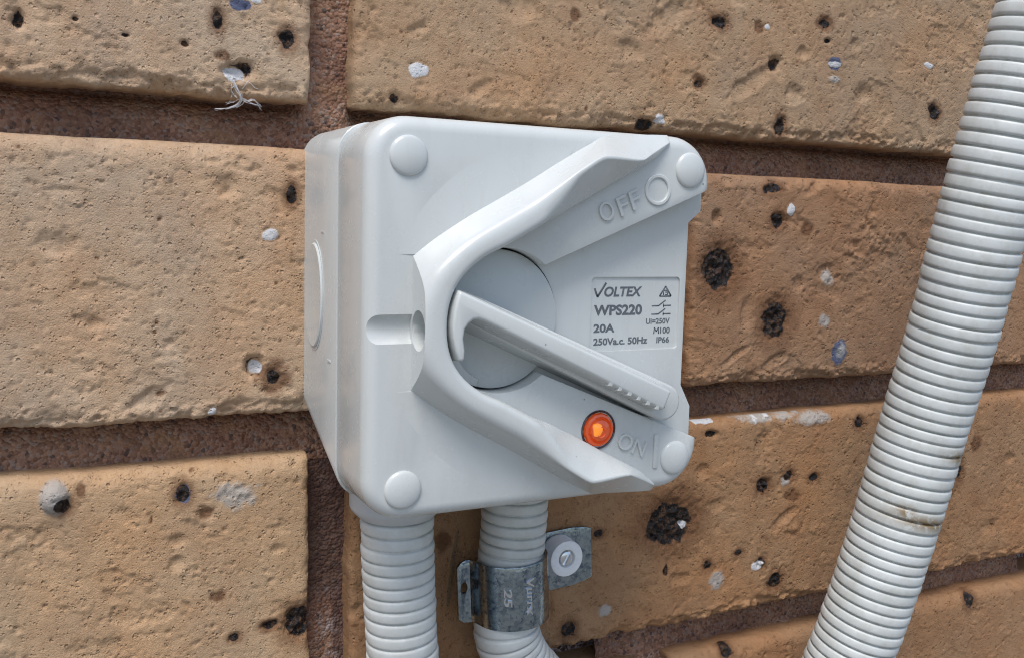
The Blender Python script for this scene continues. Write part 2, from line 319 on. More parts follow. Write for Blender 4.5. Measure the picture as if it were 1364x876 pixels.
# ------------------------------------------------------------------ the brick wall
wall = empty('brick_wall', 'rough tan brick wall with deep raked mortar joints behind the switch', 'wall', (100, 20, -150))
MARKS = [
    (-77.4, 13.9, 1.5, 2.3, 'dpit'), (-31.0, 19.3, 1.5, 2.5, 'iron'), (-12.8, 16.5, 2.0, 2.6, 'iron'), (-39.5, 12.5, 1.3, 0.9, 'dpit'), (-25.3, 23.9, 3.1, 1.9, 'blue'),
    (-21.0, 25.4, 1.6, 0.8, 'white'), (-25.7, 7.2, 3.9, 2.1, 'dpit'), (-26.9, 5.9, 3.1, 1.7, 'white'), (-29.7, 10.5, 1.9, 1.5, 'brown'), (-53.3, 13.1, 1.4, 0.5, 'dpit'),
    (-64.8, 15.9, 0.7, 0.7, 'dpit'), (-57.2, 9.9, 1.7, 0.7, 'pit'), (-71.6, 8.8, 0.7, 0.5, 'pit'), (25.0, 11.9, 3.0, 2.1, 'white'), (18.1, 3.6, 1.6, 1.5, 'dpit'),
    (75.9, 33.1, 1.9, 2.2, 'brown'), (97.1, 24.0, 5.2, 3.5, 'gouge'), (56.4, 31.9, 6.7, 4.4, 'gouge'), (110.5, 35.3, 11.5, 4.2, 'gouge'), (132.5, 37.4, 2.9, 1.9, 'iron'),
    (149.4, 37.5, 2.3, 2.5, 'brown'), (153.0, 38.2, 1.3, 1.0, 'white'), (179.4, 42.2, 4.0, 3.1, 'brown'), (179.4, 42.2, 2.2, 1.5, 'iron'), (180.7, 36.3, 1.8, 1.0, 'dpit'),
    (146.8, 18.4, 11.4, 3.5, 'gouge'), (158.0, 26.3, 2.7, 2.5, 'dpit'), (185.0, 28.6, 2.9, 1.3, 'white'), (184.9, 29.2, 3.7, 2.4, 'blue'), (185.5, 23.4, 2.9, 1.3, 'grey'),
    (233.2, 32.9, 2.9, 1.1, 'white'), (161.3, 5.2, 2.1, 3.4, 'iron'), (109.9, 4.2, 2.1, 1.7, 'white'), (104.9, 2.2, 3.6, 2.2, 'dpit'), (125.3, 17.6, 2.8, 2.4, 'brown'),
    (125.4, 16.6, 1.6, 1.2, 'iron'), (200.0, 19.5, 3.8, 3.8, 'pit'), (237.5, 16.9, 2.1, 1.7, 'iron'), (239.0, 15.0, 2.5, 2.3, 'iron'), (24.8, 23.0, 4.6, 1.9, 'gouge'),
    (44.6, 7.9, 6.0, 2.0, 'gouge'), (169.7, 30.8, 3.5, 2.3, 'gouge'), (194.7, 36.0, 2.2, 3.2, 'gouge'), (166.7, 16.0, 4.9, 4.1, 'gouge'), (7.4, 20.7, 2.0, 2.4, 'gouge'),
    (-11.7, -25.0, 1.5, 2.7, 'iron'), (-17.3, -35.8, 2.7, 1.8, 'white'), (-22.0, -71.8, 2.7, 2.9, 'dpit'), (-21.4, -72.2, 1.6, 1.9, 'white'), (-16.7, -75.2, 1.9, 1.9, 'iron'),
    (-16.3, -75.2, 5.5, 4.7, 'brown'), (-29.0, -23.7, 3.1, 3.2, 'pit'), (-29.8, -25.3, 3.5, 3.2, 'pitc'), (-69.8, -39.1, 4.4, 3.0, 'pit'), (-79.5, -42.9, 4.3, 2.6, 'pitc'),
    (-59.7, -42.8, 1.8, 1.9, 'pitc'), (-49.8, -79.7, 6.4, 2.4, 'gouge'), (-49.5, -70.7, 6.4, 1.0, 'crack'), (-42.7, -63.8, 4.2, 1.0, 'crack'), (-33.3, -83.8, 1.2, 1.2, 'white'),
    (-72.2, -71.2, 3.4, 1.7, 'pitc'), (-62.1, -59.5, 1.4, 2.3, 'pit'), (-68.3, -25.8, 3.7, 0.7, 'pit'), (-47.2, -24.4, 2.9, 1.9, 'pitc'), (-51.0, -35.4, 2.9, 1.5, 'pitc'),
    (-32.2, -16.9, 2.3, 1.0, 'pit'), (-29.3, -16.2, 1.9, 1.0, 'pit'), (-27.4, -18.1, 2.2, 1.0, 'pit'), (-24.4, -16.5, 1.8, 1.2, 'pit'), (-21.5, -18.4, 1.8, 1.0, 'pit'),
    (-11.3, -18.1, 1.9, 1.2, 'pit'), (-23.5, -19.1, 2.4, 0.8, 'pit'), (-34.7, -15.7, 1.7, 0.8, 'pit'), (-75.5, -49.0, 3.3, 2.2, 'pitc'), (-75.7, -25.1, 2.3, 1.3, 'pitc'),
    (137.0, -45.0, 6.6, 7.3, 'iron'), (164.2, -63.1, 5.7, 6.6, 'iron'), (167.2, -65.1, 2.5, 3.9, 'white2'), (162.5, -27.8, 2.8, 2.7, 'iron'), (168.2, -23.7, 1.8, 2.1, 'white'),
    (160.2, -16.3, 3.1, 1.8, 'iron'), (156.5, -17.2, 1.4, 1.3, 'iron'), (188.1, -48.2, 3.0, 3.1, 'grey'), (187.9, -46.6, 5.3, 4.5, 'gouge'), (196.3, -76.1, 4.3, 4.9, 'blue'),
    (197.0, -75.5, 2.7, 3.8, 'grey'), (187.6, -64.2, 3.0, 2.5, 'grey'), (150.8, -61.5, 3.4, 7.0, 'gouge'), (146.1, -76.1, 7.5, 1.6, 'gouge'), (208.3, -25.6, 2.4, 11.9, 'crack2'),
    (211.1, -34.0, 16.1, 7.4, 'bumps'), (201.8, -39.8, 10.2, 4.5, 'bumps'), (164.3, -79.0, 7.9, 2.5, 'gouge'), (139.3, -15.3, 3.0, 1.8, 'gouge'), (180.8, -14.9, 6.6, 2.2, 'gouge'),
    (135.2, -26.9, 1.9, 2.1, 'pit'), (176.6, -30.5, 2.9, 2.4, 'brown'), (174.6, -50.4, 2.9, 2.5, 'pit'), (135.2, -27.4, 1.6, 2.6, 'pit'), (154.4, -40.2, 5.5, 3.2, 'pitc'),
    (121.7, -133.9, 9.9, 7.4, 'iron'), (123.2, -132.2, 14.0, 9.9, 'brown'), (125.1, -131.1, 1.3, 3.8, 'white2'), (128.3, -135.5, 1.7, 1.4, 'white'), (174.9, -121.7, 2.2, 2.0, 'iron'),
    (173.6, -123.8, 2.2, 1.7, 'grey'), (162.1, -110.8, 4.3, 6.8, 'gouge'), (163.2, -124.7, 4.4, 4.0, 'brown'), (163.2, -124.7, 2.9, 2.6, 'iron'), (187.8, -123.8, 2.3, 1.5, 'iron'),
    (162.2, -154.9, 2.6, 1.8, 'white'), (163.9, -154.0, 1.8, 1.8, 'iron'), (171.8, -162.2, 4.9, 4.8, 'brown'), (171.8, -162.2, 2.7, 3.0, 'iron'), (138.9, -151.3, 1.7, 1.7, 'iron'),
    (121.1, -151.0, 1.3, 2.5, 'dpit'), (143.4, -157.6, 3.2, 3.4, 'grey'), (96.3, -161.4, 2.5, 2.4, 'grey'), (81.7, -165.5, 2.7, 2.6, 'iron'), (152.8, -148.5, 1.8, 1.2, 'iron'),
    (92.3, -133.7, 1.8, 1.3, 'iron'), (165.8, -98.5, 17.7, 2.3, 'white'), (186.2, -100.8, 8.5, 2.6, 'grey'), (135.5, -98.3, 4.7, 1.4, 'white'), (178.5, -143.2, 10.0, 3.0, 'bumps'),
    (174.4, -138.3, 7.6, 2.4, 'gouge'), (141.9, -129.5, 3.5, 2.2, 'pit'), (123.3, -122.8, 5.3, 4.9, 'bumps'), (137.8, -103.3, 2.7, 1.4, 'dpit'), (209.9, -104.2, 2.0, 2.1, 'iron'),
    (177.4, -130.0, 4.5, 2.3, 'brown'), (134.4, -117.1, 3.4, 3.3, 'gouge'), (126.8, -155.1, 4.7, 2.5, 'gouge'), (74.5, -157.5, 0.9, 7.8, 'crack2'), (38.7, -138.9, 0.8, 14.7, 'green'),
    (35.5, -128.9, 3.1, 3.8, 'brown'), (-72.3, -103.5, 3.1, 3.9, 'pebble'), (-70.6, -105.5, 2.1, 2.0, 'iron'), (-66.0, -102.6, 1.4, 2.0, 'brown'), (-41.1, -105.5, 2.1, 2.9, 'blue'),
    (-41.1, -105.5, 1.8, 2.5, 'iron'), (-26.8, -107.4, 6.2, 4.3, 'scuff'), (-34.9, -111.6, 2.4, 2.1, 'brown'), (-9.3, -147.2, 3.8, 4.3, 'iron'), (-17.5, -146.7, 3.5, 2.2, 'brown'),
    (-17.5, -146.7, 2.2, 1.3, 'iron'), (-27.6, -148.5, 1.5, 1.1, 'iron'), (-42.8, -125.3, 2.4, 2.5, 'gouge'), (-42.8, -118.6, 2.3, 1.7, 'pit'), (-51.4, -98.5, 2.2, 2.0, 'gouge'),
    (-32.0, -135.7, 2.5, 1.9, 'brown'), (-57.1, -128.0, 2.6, 2.9, 'pitc'), (-29.9, -117.1, 0.8, 0.9, 'pit'), (-15.4, -124.4, 1.7, 1.3, 'pit'), (-74.9, -126.3, 5.3, 2.8, 'pitc'),
    (-40.0, -136.0, 2.8, 2.1, 'pitc'), (283.9, -188.2, 3.0, 3.1, 'iron'), (150.9, -186.4, 2.5, 2.4, 'iron'), (278.7, -118.2, 3.8, 3.3, 'brown'), (268.3, -128.5, 2.8, 3.9, 'iron'),
    (301.5, -126.7, 3.0, 2.0, 'pit'), (263.2, -136.1, 2.3, 3.9, 'iron'), (293.0, -155.9, 5.0, 2.7, 'pit'),
]

def axis(lo, hi, a, b, fine, coarse):
    a, b = max(lo, a), min(hi, b); v = []
    if b - a < 2: return np.linspace(lo, hi, max(2, int((hi - lo) / coarse)))
    if a > lo: v += list(np.linspace(lo, a, max(2, int((a - lo) / coarse)))[:-1])
    v += list(np.linspace(a, b, max(2, int((b - a) / fine))))
    if b < hi: v += list(np.linspace(b, hi, max(2, int((hi - b) / coarse)))[1:])
    return np.array(v)
def rounded(d, r_):
    d = np.clip(d, 0, r_); return r_ - np.sqrt(np.maximum(r_ * r_ - (r_ - d) ** 2, 0))
def brick(x0, x1, z0, z1, tone, seed, label=None, rt=5.0, rb=2.6, vis=(-100, 325, -225, 70)):
    xs = axis(x0, x1, vis[0], vis[1], .5, 3); zs = axis(z0, z1, vis[2], vis[3], .46, 3)
    X, Z = np.meshgrid(xs, zs, indexing='ij')
    # ragged outline: pull the arrises in and out
    db, dtp, dl, dr = Z - z0, z1 - Z, X - x0, x1 - X
    wob = .8 * fbm(X, Z * 0 + seed, 22, seed + 50, 3) + .7 * fbm(X, Z * 0 + seed, 4.5, seed + 60, 4, .7)
    Z = Z + np.exp(-db / 3.0) * (wob + .2)
    Z = Z - np.exp(-dtp / 3.0) * (.5 * fbm(X, Z * 0 + seed, 30, seed + 70, 3))
    X = X + (np.exp(-dl / 2.5) - np.exp(-dr / 2.5)) * (.9 * fbm(X * 0 + seed, Z, 9, seed + 80, 4, .6))
    n1 = fbm(X, Z, 9, seed, 4); n2 = fbm(X, Z, 2.2, seed + 10, 4, .6); n3 = fbm(X, Z, 45, seed + 20, 2)
    n4 = fbm(X, Z, 1.1, seed + 15, 2)
    y = -.30 * n3 - .07 * n1 - .055 * n2 - .045 * n4 - .05 * fbm(X / 5, Z, .9, seed + 19, 3) + .14 * np.clip(fbm(X, Z, 12, seed + 17, 3) * 2.5 - .6, 0, 1)
    fl = fbm(X * .8 + .3 * Z, Z, 15, seed + 18, 5, .6); ss = lambda a_, b_, v: np.clip((v - a_) / (b_ - a_), 0, 1)
    y += .34 * ss(.27, .30, fl) + .26 * ss(.40, .42, fl) - .28 * ss(-.30, -.33, fl)      # shallow flakes and skin with crisp edges
    rag = fbm(X, Z, 7, seed + 30, 4, .65)
    Rt = rt * (1 + .35 * fbm(X, Z * 0, 40, seed + 31, 2)); Rb = np.maximum(rb * (1 + .9 * rag), .8)
    y += np.where(dtp < Rt, rounded(dtp, 1) * 0 + Rt - np.sqrt(np.maximum(Rt ** 2 - (Rt - np.clip(dtp, 0, Rt)) ** 2, 0)), 0) * .8
    y += np.where(db < Rb, Rb - np.sqrt(np.maximum(Rb ** 2 - (Rb - np.clip(db, 0, Rb)) ** 2, 0)), 0)
    chip = np.clip(rag * 2.2 - .35, 0, 1) * np.exp(-(db / 3.5) ** 2) * 1.6; y += chip
    chip2 = np.clip(fbm(X, Z, 5, seed + 33, 3) * 2.2 - .3, 0, 1) * np.exp(-(dtp / 4) ** 2) * .9; y += chip2
    lip = np.exp(-((db - 2.5) / 3.0) ** 2) * fbm(X, Z * 1.6, 3.4, seed + 34, 4, .7) * 1.5; y += lip
    flake = np.clip((fbm(X, Z, 6, seed + 37, 3) + .15) * 8, 0, 1) * np.clip(1.2 - db / (3.4 + 2.5 * fbm(X, Z * 0, 11, seed + 38, 3)), 0, .35) * 2.6; y += flake
    for d_ in (dl, dr):
        Rr = np.maximum(2.0 * (1 + .9 * fbm(X, Z, 6, seed + 35, 3)), .7)
        y += np.where(d_ < Rr, Rr - np.sqrt(np.maximum(Rr ** 2 - (Rr - np.clip(d_, 0, Rr)) ** 2, 0)), 0)
        y += np.clip(fbm(X, Z, 5.5, seed + 36, 3) * 2.4 - .4, 0, 1) * np.exp(-(d_ / 2.5) ** 2) * 1.4
    m1 = np.zeros(X.shape + (4,)); m2 = np.zeros(X.shape + (4,)); m1[..., 3] = 1; m2[..., 3] = 1
    gr = np.random.default_rng(seed)
    def window(cx, cz, R):
        i0, i1 = np.searchsorted(xs, [cx - R, cx + R]); j0, j1 = np.searchsorted(zs, [cz - R, cz + R])
        return (slice(i0, i1), slice(j0, j1)) if i1 > i0 and j1 > j0 else None
    def stamp(cx, cz, ra, rb_, ang, kind):
        R = max(ra, rb_) * 2.2 + 1
        s_ = window(cx, cz, R)
        if s_ is None: return
        x, z = X[s_] - cx, Z[s_] - cz; ca, sa = math.cos(ang), math.sin(ang)
        k = int(gr.integers(1000))
        wk = .22 if kind == 'iron' else .4; wx = wk * fbm(X[s_], Z[s_], 2.4, 300 + k, 3); wz = wk * fbm(X[s_], Z[s_], 2.4, 400 + k, 3)
        uu = (x * ca + z * sa) / ra + wx; vv = (-x * sa + z * ca) / rb_ + wz
        q = np.sqrt(uu * uu + vv * vv); g = np.exp(-q ** 4); soft = np.exp(-q ** 2)
        small = min(ra, rb_)
        dm = np.clip(1.85 - 1.5 * q, 0, 1)
        def put(arr, ch, v): arr[s_][..., ch] = np.maximum(arr[s_][..., ch], v)
        if kind == 'pit': y[s_] += g * min(1.0, .55 * small)
        elif kind == 'fpit': y[s_] += np.exp(-q ** 2) * min(.9, .2 + .65 * small)
        elif kind == 'dpit': y[s_] += g * min(2.2, 1.1 * small); put(m1, 0, np.clip(.95 - q * .6, 0, 1) * .9)  # sinks the pit and colours its floor dark
        elif kind == 'pitc':
            for _ in range(9): stamp(cx + gr.normal() * ra * .5, cz + gr.normal() * rb_ * .5, gr.uniform(.3, .7), gr.uniform(.25, .5), gr.uniform(0, 3), 'pit')
        elif kind == 'iron':
            y[s_] += np.exp(-q ** 4) * min(1.2, .3 * small) + g * fbm(X[s_], Z[s_], 1.5, 7 + k, 2) * min(2.2, .7 * small + .25) + np.exp(-((q - 1) / .22) ** 2) * .25
            put(m1, 0, dm); put(m2, 0, np.clip(1.35 - q * .55, 0, 1))
        elif kind in ('white', 'white2'):
            y[s_] -= g * .12; put(m1, 1, dm); m1[s_][..., 0] *= 1 - np.clip(dm * 1.5, 0, 1)
            y[s_] += np.exp(-((q - 1.15) / .2) ** 2) * .25
        elif kind == 'blue': put(m1, 2, dm * .9); y[s_] -= g * .2
        elif kind == 'chalk':
            nn_ = fbm(X[s_], Z[s_], 3.0, k, 4, .7); put(m2, 1, np.clip(dm * 1.3 + nn_ * 1.6 - .25, 0, 1) * (dm > .02)); put(m1, 1, np.clip(dm * .6 + nn_ * 1.1 - .4, 0, .6) * (dm > .02)); y[s_] -= g * .5 * np.clip(.5 + nn_ * 2, 0, 1)
        elif kind in ('grey', 'scuff'): put(m2, 1, dm * (.9 if kind == 'grey' else .7)); y[s_] -= g * .25 * (1 + fbm(X[s_], Z[s_], 1.4, k, 3) * 2)
        elif kind == 'brown': put(m2, 0, dm); y[s_] += g * (.3 + fbm(X[s_], Z[s_], 1.5, k, 3) * .5)
        elif kind == 'gouge': y[s_] += g * min(1.3, .5 * small + .2) * (.6 + .6 * np.clip(vv, -1, 1)) - np.exp(-((q - 1.05) / .25) ** 2) * .22
        elif kind == 'bumps': y[s_] -= soft * np.clip(fbm(X[s_], Z[s_], 2.6, k, 3) * 2.0, -.6, 1) * .8
        elif kind in ('crack', 'crack2'): y[s_] += g * .9 * np.clip(.55 + 1.2 * fbm(X[s_], Z[s_], 3, k, 3), 0, 1)
        elif kind == 'green': put(m2, 2, dm); y[s_] -= g * .25
        elif kind == 'pebble':
            q = np.sqrt((x / ra) ** 2 + (z / rb_) ** 2); y[s_] -= np.sqrt(np.clip(1 - q ** 2, 0, 1)) * 2.4; put(m2, 1, np.clip(2.2 - q * 1.6, 0, 1)); put(m1, 2, np.clip(.75 - q * .3, 0, 1) * .45)
    area = max(0, min(x1, vis[1]) - max(x0, vis[0])) * max(0, min(z1, vis[3]) - max(z0, vis[2]))
    for _ in range(int(max(area, 0) / 8)):
        stamp(gr.uniform(max(x0, vis[0]), min(x1, vis[1])), gr.uniform(max(z0, vis[2]), min(z1, vis[3])), .22 + gr.exponential(.22), .2 + gr.exponential(.14), gr.uniform(-.6, 2), 'fpit')
    for _ in range(int(max(area, 0) / 380)):
        stamp(gr.uniform(max(x0, vis[0]), min(x1, vis[1])), gr.uniform(max(z0, vis[2]), min(z1, vis[3])), .35 + gr.exponential(.3), .3 + gr.exponential(.2), gr.uniform(0, 3), gr.choice(['brown', 'brown', 'brown', 'gouge', 'gouge', 'gouge', 'pitc']))
    for cx, cz, ra, rb_, kind in MARKS:
        if x0 - 3 < cx < x1 + 3 and z0 - 3 < cz < z1 + 3:
            ang = {'crack': .75, 'crack2': -.35 if cz > -100 else .05, 'green': -.12}.get(kind, 0.0)
            if kind == 'white' and ra > 7: kind = 'chalk'
            if kind == 'white2': kind, ra, rb_ = 'grey', ra * .6, rb_ * .6
            if kind == 'gouge' and ra > 2.2 * rb_: ang = .55
            stamp(cx, cz, ra, rb_, ang, kind)
    nx, nz = X.shape
    V = np.stack([X, y, Z], -1).reshape(-1, 3); idx = np.arange(nx * nz).reshape(nx, nz)
    F = np.stack([idx[:-1, :-1], idx[1:, :-1], idx[1:, 1:], idx[:-1, 1:]], -1).reshape(-1, 4)
    ring = np.concatenate([idx[:, 0], idx[-1, 1:], idx[-2::-1, -1], idx[0, -2:0:-1]])
    nr = len(ring); base = len(V); rows = []
    RV = V[ring]
    cxm, czm = (x0 + x1) / 2, (z0 + z1) / 2
    for k, dy in enumerate((1.2, 3.0, 5.5, 8.5, 14, 26)):
        q = RV.copy(); q[:, 1] = RV[:, 1] * (1 - k / 5) + dy + .25 * fbm(RV[:, 0] + RV[:, 2], q[:, 1] * 0 + dy * 3, 3, seed + 90, 3)
        nn = .5 * fbm(RV[:, 0] + RV[:, 2] * 1.3, q[:, 1] * 0 + dy, 5, seed + 95, 3) + .1 * k
        top = np.isclose(zs[-1] - RV[:, 2], 0, atol=1.2); bot = np.isclose(RV[:, 2] - zs[0], 0, atol=2.4)
        q[:, 2] += np.where(bot, nn, 0) - np.where(top, nn * .5, 0)
        lf = np.isclose(RV[:, 0], xs[0], atol=1.8); rg = np.isclose(RV[:, 0], xs[-1], atol=1.8)
        q[:, 0] += np.where(lf & ~top & ~bot, nn * .6, 0) - np.where(rg & ~top & ~bot, nn * .6, 0)
        rows.append(q)
    V = np.concatenate([V] + rows)
    prev = ring
    Fs = [F]
    for k in range(6):
        cur = base + k * nr + np.arange(nr)
        Fs.append(np.stack([np.roll(prev, -1), prev, cur, np.roll(cur, -1)], -1)); prev = cur
    F = np.concatenate(Fs)
    me = bpy.data.meshes.new('brick')
    me.vertices.add(len(V)); me.vertices.foreach_set('co', (V * S).ravel())
    me.loops.add(F.size); me.loops.foreach_set('vertex_index', F.ravel())
    me.polygons.add(len(F)); me.polygons.foreach_set('loop_start', np.arange(0, F.size, 4))
    me.update(calc_edges=True)
    for nm, mk in (('marks', m1), ('marks_more', m2)):
        a = me.attributes.new(nm, 'FLOAT_COLOR', 'POINT'); full = np.zeros((len(V), 4)); full[:nx * nz] = mk.reshape(-1, 4); full[:, 3] = 1
        a.data.foreach_set('color', full.ravel())
    o = place(me, 'brick', BRICK, wall, None)
    o.color = (*tone, 1)
    if label: o['label'] = label
    return o
J = 12.26
brick(-230, -6.1, 0, 74, (0.515, 0.385, 0.268), 101)
brick(6.1, 272, 0, 74, (0.415, 0.293, 0.188), 202)
brick(-114, 113.9, -86, -J, (0.515, 0.385, 0.268), 303)
brick(126.1, 356, -86, -J, (0.335, 0.208, 0.124), 404)
brick(-230, -6.1, -172, -86 - J, (0.505, 0.358, 0.225), 505)
brick(6.1, 236, -172, -86 - J, (0.370, 0.222, 0.118), 606)
brick(248, 478, -172, -86 - J, (0.360, 0.215, 0.115), 707)
brick(-114, 113.9, -258, -172 - J, (0.400, 0.270, 0.160), 808)
brick(126.1, 356, -258, -172 - J, (0.360, 0.215, 0.115), 909)
for args in ((-354, -126.1, -86, -J, (.47, .345, .22), 1010), (-354, -126.1, -258, -172 - J, (.42, .29, .17), 1111), (284, 512, 0, 74, (.37, .25, .15), 1212),
             (-114, 113.9, 86, 160, (.45, .33, .21), 1313), (126.1, 356, 86, 160, (.38, .26, .155), 1414), (6.1, 236, -344, -258 - J, (.36, .22, .115), 1515), (-230, -6.1, -344, -258 - J, (.42, .28, .16), 1616)):
    brick(*args)      # neighbours just outside the frame

# mortar: recessed sandy sheet behind the bricks, finely meshed along the joints in view
def mortar():
    Vs, Fs, Ms, off = [], [], [], 0
    def strip(x0, x1, z0, z1, seed, dark_mask):
        nonlocal off
        xs = np.linspace(x0, x1, int((x1 - x0) / .6) + 1); zs = np.linspace(z0, z1, int((z1 - z0) / .6) + 1)
        X, Z = np.meshgrid(xs, zs, indexing='ij')
        y = 8.6 + 2.4 * np.clip(np.abs(Z + 43 - 43 * 0) * 0 + (np.minimum(np.minimum(np.abs(Z + 6), np.abs(Z + 92)), np.abs(Z + 178)) < 7), 0, 1) * np.clip((np.minimum(np.abs(X), np.abs(X - 120)) - 5) / 8, 0, 1) - .9 * fbm(X, Z, 14, 40, 3) - .60 * fbm(X, Z, 1.9, 41, 3, .8) - .8 * np.clip(fbm(X, Z, 3.5, 44, 3) * 2 - .7, 0, 1)
        sm = lambda t: np.clip(t, 0, 1) ** 2 * (3 - 2 * np.clip(t, 0, 1))
        for zb, xa, xb in ((0, -6.1, 6.1), (-86, 113.9, 126.1), (-172, -6.1, 6.1)):
            y += 7.0 * np.exp(-np.clip(zb - Z, 0, 99) / 3.3) * np.clip(1 - (Z - zb) / 3, 0, 1) * (1 - sm((X - xa + 4) / 4) * sm((xb + 4 - X) / 4)) * (Z < zb + 4) * (Z > zb - 14)
        idx = np.arange(X.size).reshape(X.shape) + off
        Vs.append(np.stack([X, y, Z], -1).reshape(-1, 3)); off += X.size
        Fs.append(np.stack([idx[:-1, :-1], idx[1:, :-1], idx[1:, 1:], idx[:-1, 1:]], -1).reshape(-1, 4))
        mm = np.zeros((X.size, 4)); mm[:, 3] = 1
        mm[:, 0] = np.clip(dark_mask(X, Z), 0, 1).ravel()
        mm[:, 1] = (np.exp(-((X - 1) / 3.0) ** 2) * np.clip((-138 - Z) / 8, 0, 1) * np.clip(.5 + 2 * fbm(X, Z, 5, 45, 3), 0, 1)).ravel()
        Ms.append(mm)
    none = lambda X, Z: .35 * np.clip(fbm(X, Z, 25, 46, 2) * 2, 0, 1)
    strip(-110, 330, -15.5, 3.5, 1, none); strip(-110, 330, -101.5, -82.5, 2, none); strip(100, 330, -187.5, -168.5, 3, none)
    strip(-9, 9, 3.5, 45, 4, none); strip(110, 130, -83, -15.5, 5, none)
    strip(-9, 9, -172, -101.5, 6, lambda X, Z: np.clip((Z + 150) / 14, 0, 1) + np.clip((X - 2.5) / 1.5, 0, 1) + .25)  # darkest towards the top and the right edge of this joint
    strip(233, 251, -172, -101.5, 7, none)
    strip(110, 130, -250, -187.5, 8, none)
    V = np.concatenate(Vs); F = np.concatenate(Fs)
    me = bpy.data.meshes.new('mortar')
    me.vertices.add(len(V)); me.vertices.foreach_set('co', (V * S).ravel())
    me.loops.add(F.size); me.loops.foreach_set('vertex_index', F.ravel())
    me.polygons.add(len(F)); me.polygons.foreach_set('loop_start', np.arange(0, F.size, 4)); me.update(calc_edges=True)
    a = me.attributes.new('marks', 'FLOAT_COLOR', 'POINT'); a.data.foreach_set('color', np.concatenate(Ms).ravel())
    back = loft([[(-600, 22, -344), (850, 22, -344), (850, 22, 160), (-600, 22, 160)], [(-600, 34, -344), (850, 34, -344), (850, 34, 160), (-600, 34, 160)]])
    bm = bmesh.new(); bm.from_mesh(me); bm.from_mesh(back); bm.to_mesh(me); bm.free()
    o = place(me, 'mortar', MORTAR, wall, None); o['kind'] = 'stuff'
mortar()

# ------------------------------------------------------------------ the isolating switch
sw = empty('isolator_switch', 'light grey weatherproof power switch box with its lever at ON and orange lamp lit', 'switch', (41, 0, -55))

# base: its underside slopes back to the wall
def outline(x0, x1, w0, w1, r_): return rrect(x0, x1, w0, w1, r_, 8)
rings = []
for d, wb, ins in ((-3.0, -32.2, 0), (2.0, -34.5, 0), (16.0, -41.3, -.1), (29.75, -47.7, -.25), (29.95, -47.6, 0)):
    rings.append([P(x, d, q) for x, q in outline(-7.8 + ins * .3 + (29 - d) * -.008, 91.2 - ins * .3, wb + max(ins, 0), 47.9 - ins, 8.5)])
place(loft(rings), 'base', LID, sw)
# knock-out on the left side
kn = [(10.2 + 8.2 * math.cos(a), 3.4 + 14.0 * math.sin(a)) for a in [2 * math.pi * i / 48 for i in range(48)]]
def side(sc_, x): return [P(x, 10.2 + (d - 10.2) * sc_, 3.4 + (q - 3.4) * sc_) for d, q in kn]
place(loft([side(1.0, -6), side(1.0, -8.35), side(.975, -8.6), side(.90, -8.55)]), 'knockout', LID, sw)
place(loft([side(1.06, -6), side(1.06, -8.1), side(1.0, -8.1)]), 'knockout_groove', DIAL, sw)
# moulded marks on the side
for dd, q0 in ((17.5, 20.5), (24, -12.5)):
    place(bar_on([(0, 0), (2.6, 0)], .5, 0, .25), 'mould_mark', LID, sw)
    o = bpy.data.objects['mould_mark' if dd < 20 else 'mould_mark.001']
    o.rotation_euler = (0, 0, -math.pi / 2); o.location = Vector(P(-7.95, dd, q0)) * S - ORIGIN[sw.name]

# lid: a C shaped plate round the wedge opening on its right
X0, X1, W0, W1 = -7.6, 91.2, -48.2, 48.4
pts = [(91.2, 35.0)] + arc(X1 - 12.5, W1 - 12.5, 12.5, 2, 90, 10) + arc(X0 + 10.5, W1 - 10.5, 10.5, 90, 180, 10) + arc(X0 + 10.5, W0 + 10.5, 10.5, 180, 270, 10) + arc(X1 - 12.5, W0 + 12.5, 12.5, 270, 358, 10) + [(91.2, -35.0)]
n_out = len(pts)
pts += arc(28, 0, 18.1, -50.0, -310.0, 44)
bm = bmesh.new()
front = [bm.verts.new([S * c for c in P(x, 52.0, q)]) for x, q in pts]; back = [bm.verts.new([S * c for c in P(x, 30.05, q)]) for x, q in pts]
n = len(pts)
bm.faces.new(front); bm.faces.new(back[::-1])
for i in range(n): bm.faces.new((front[i], back[i], back[(i + 1) % n], front[(i + 1) % n]))
bmesh.ops.recalc_face_normals(bm, faces=bm.faces)
bm.edges.ensure_lookup_table()
big = [e for e in (bm.edges.get((front[i], front[(i + 1) % n])) for i in range(n_out - 1)) if e]
bmesh.ops.bevel(bm, geom=big, offset=3.6 * S, offset_type='OFFSET', segments=6, profile=.5, affect='EDGES', clamp_overlap=True)
lid_me = bpy.data.meshes.new('lid'); bm.to_mesh(lid_me); bm.free()
hole = loft([[P(x, 55.2 + 4.75 * math.cos(a), -1.3 + 4.75 * math.sin(a)) for a in [2 * math.pi * i / 40 for i in range(40)]] for x in (-30, 4.4)])
lid_me = baked(lid_me, [('bevel', .28, 2, 60), ('cut', hole)])
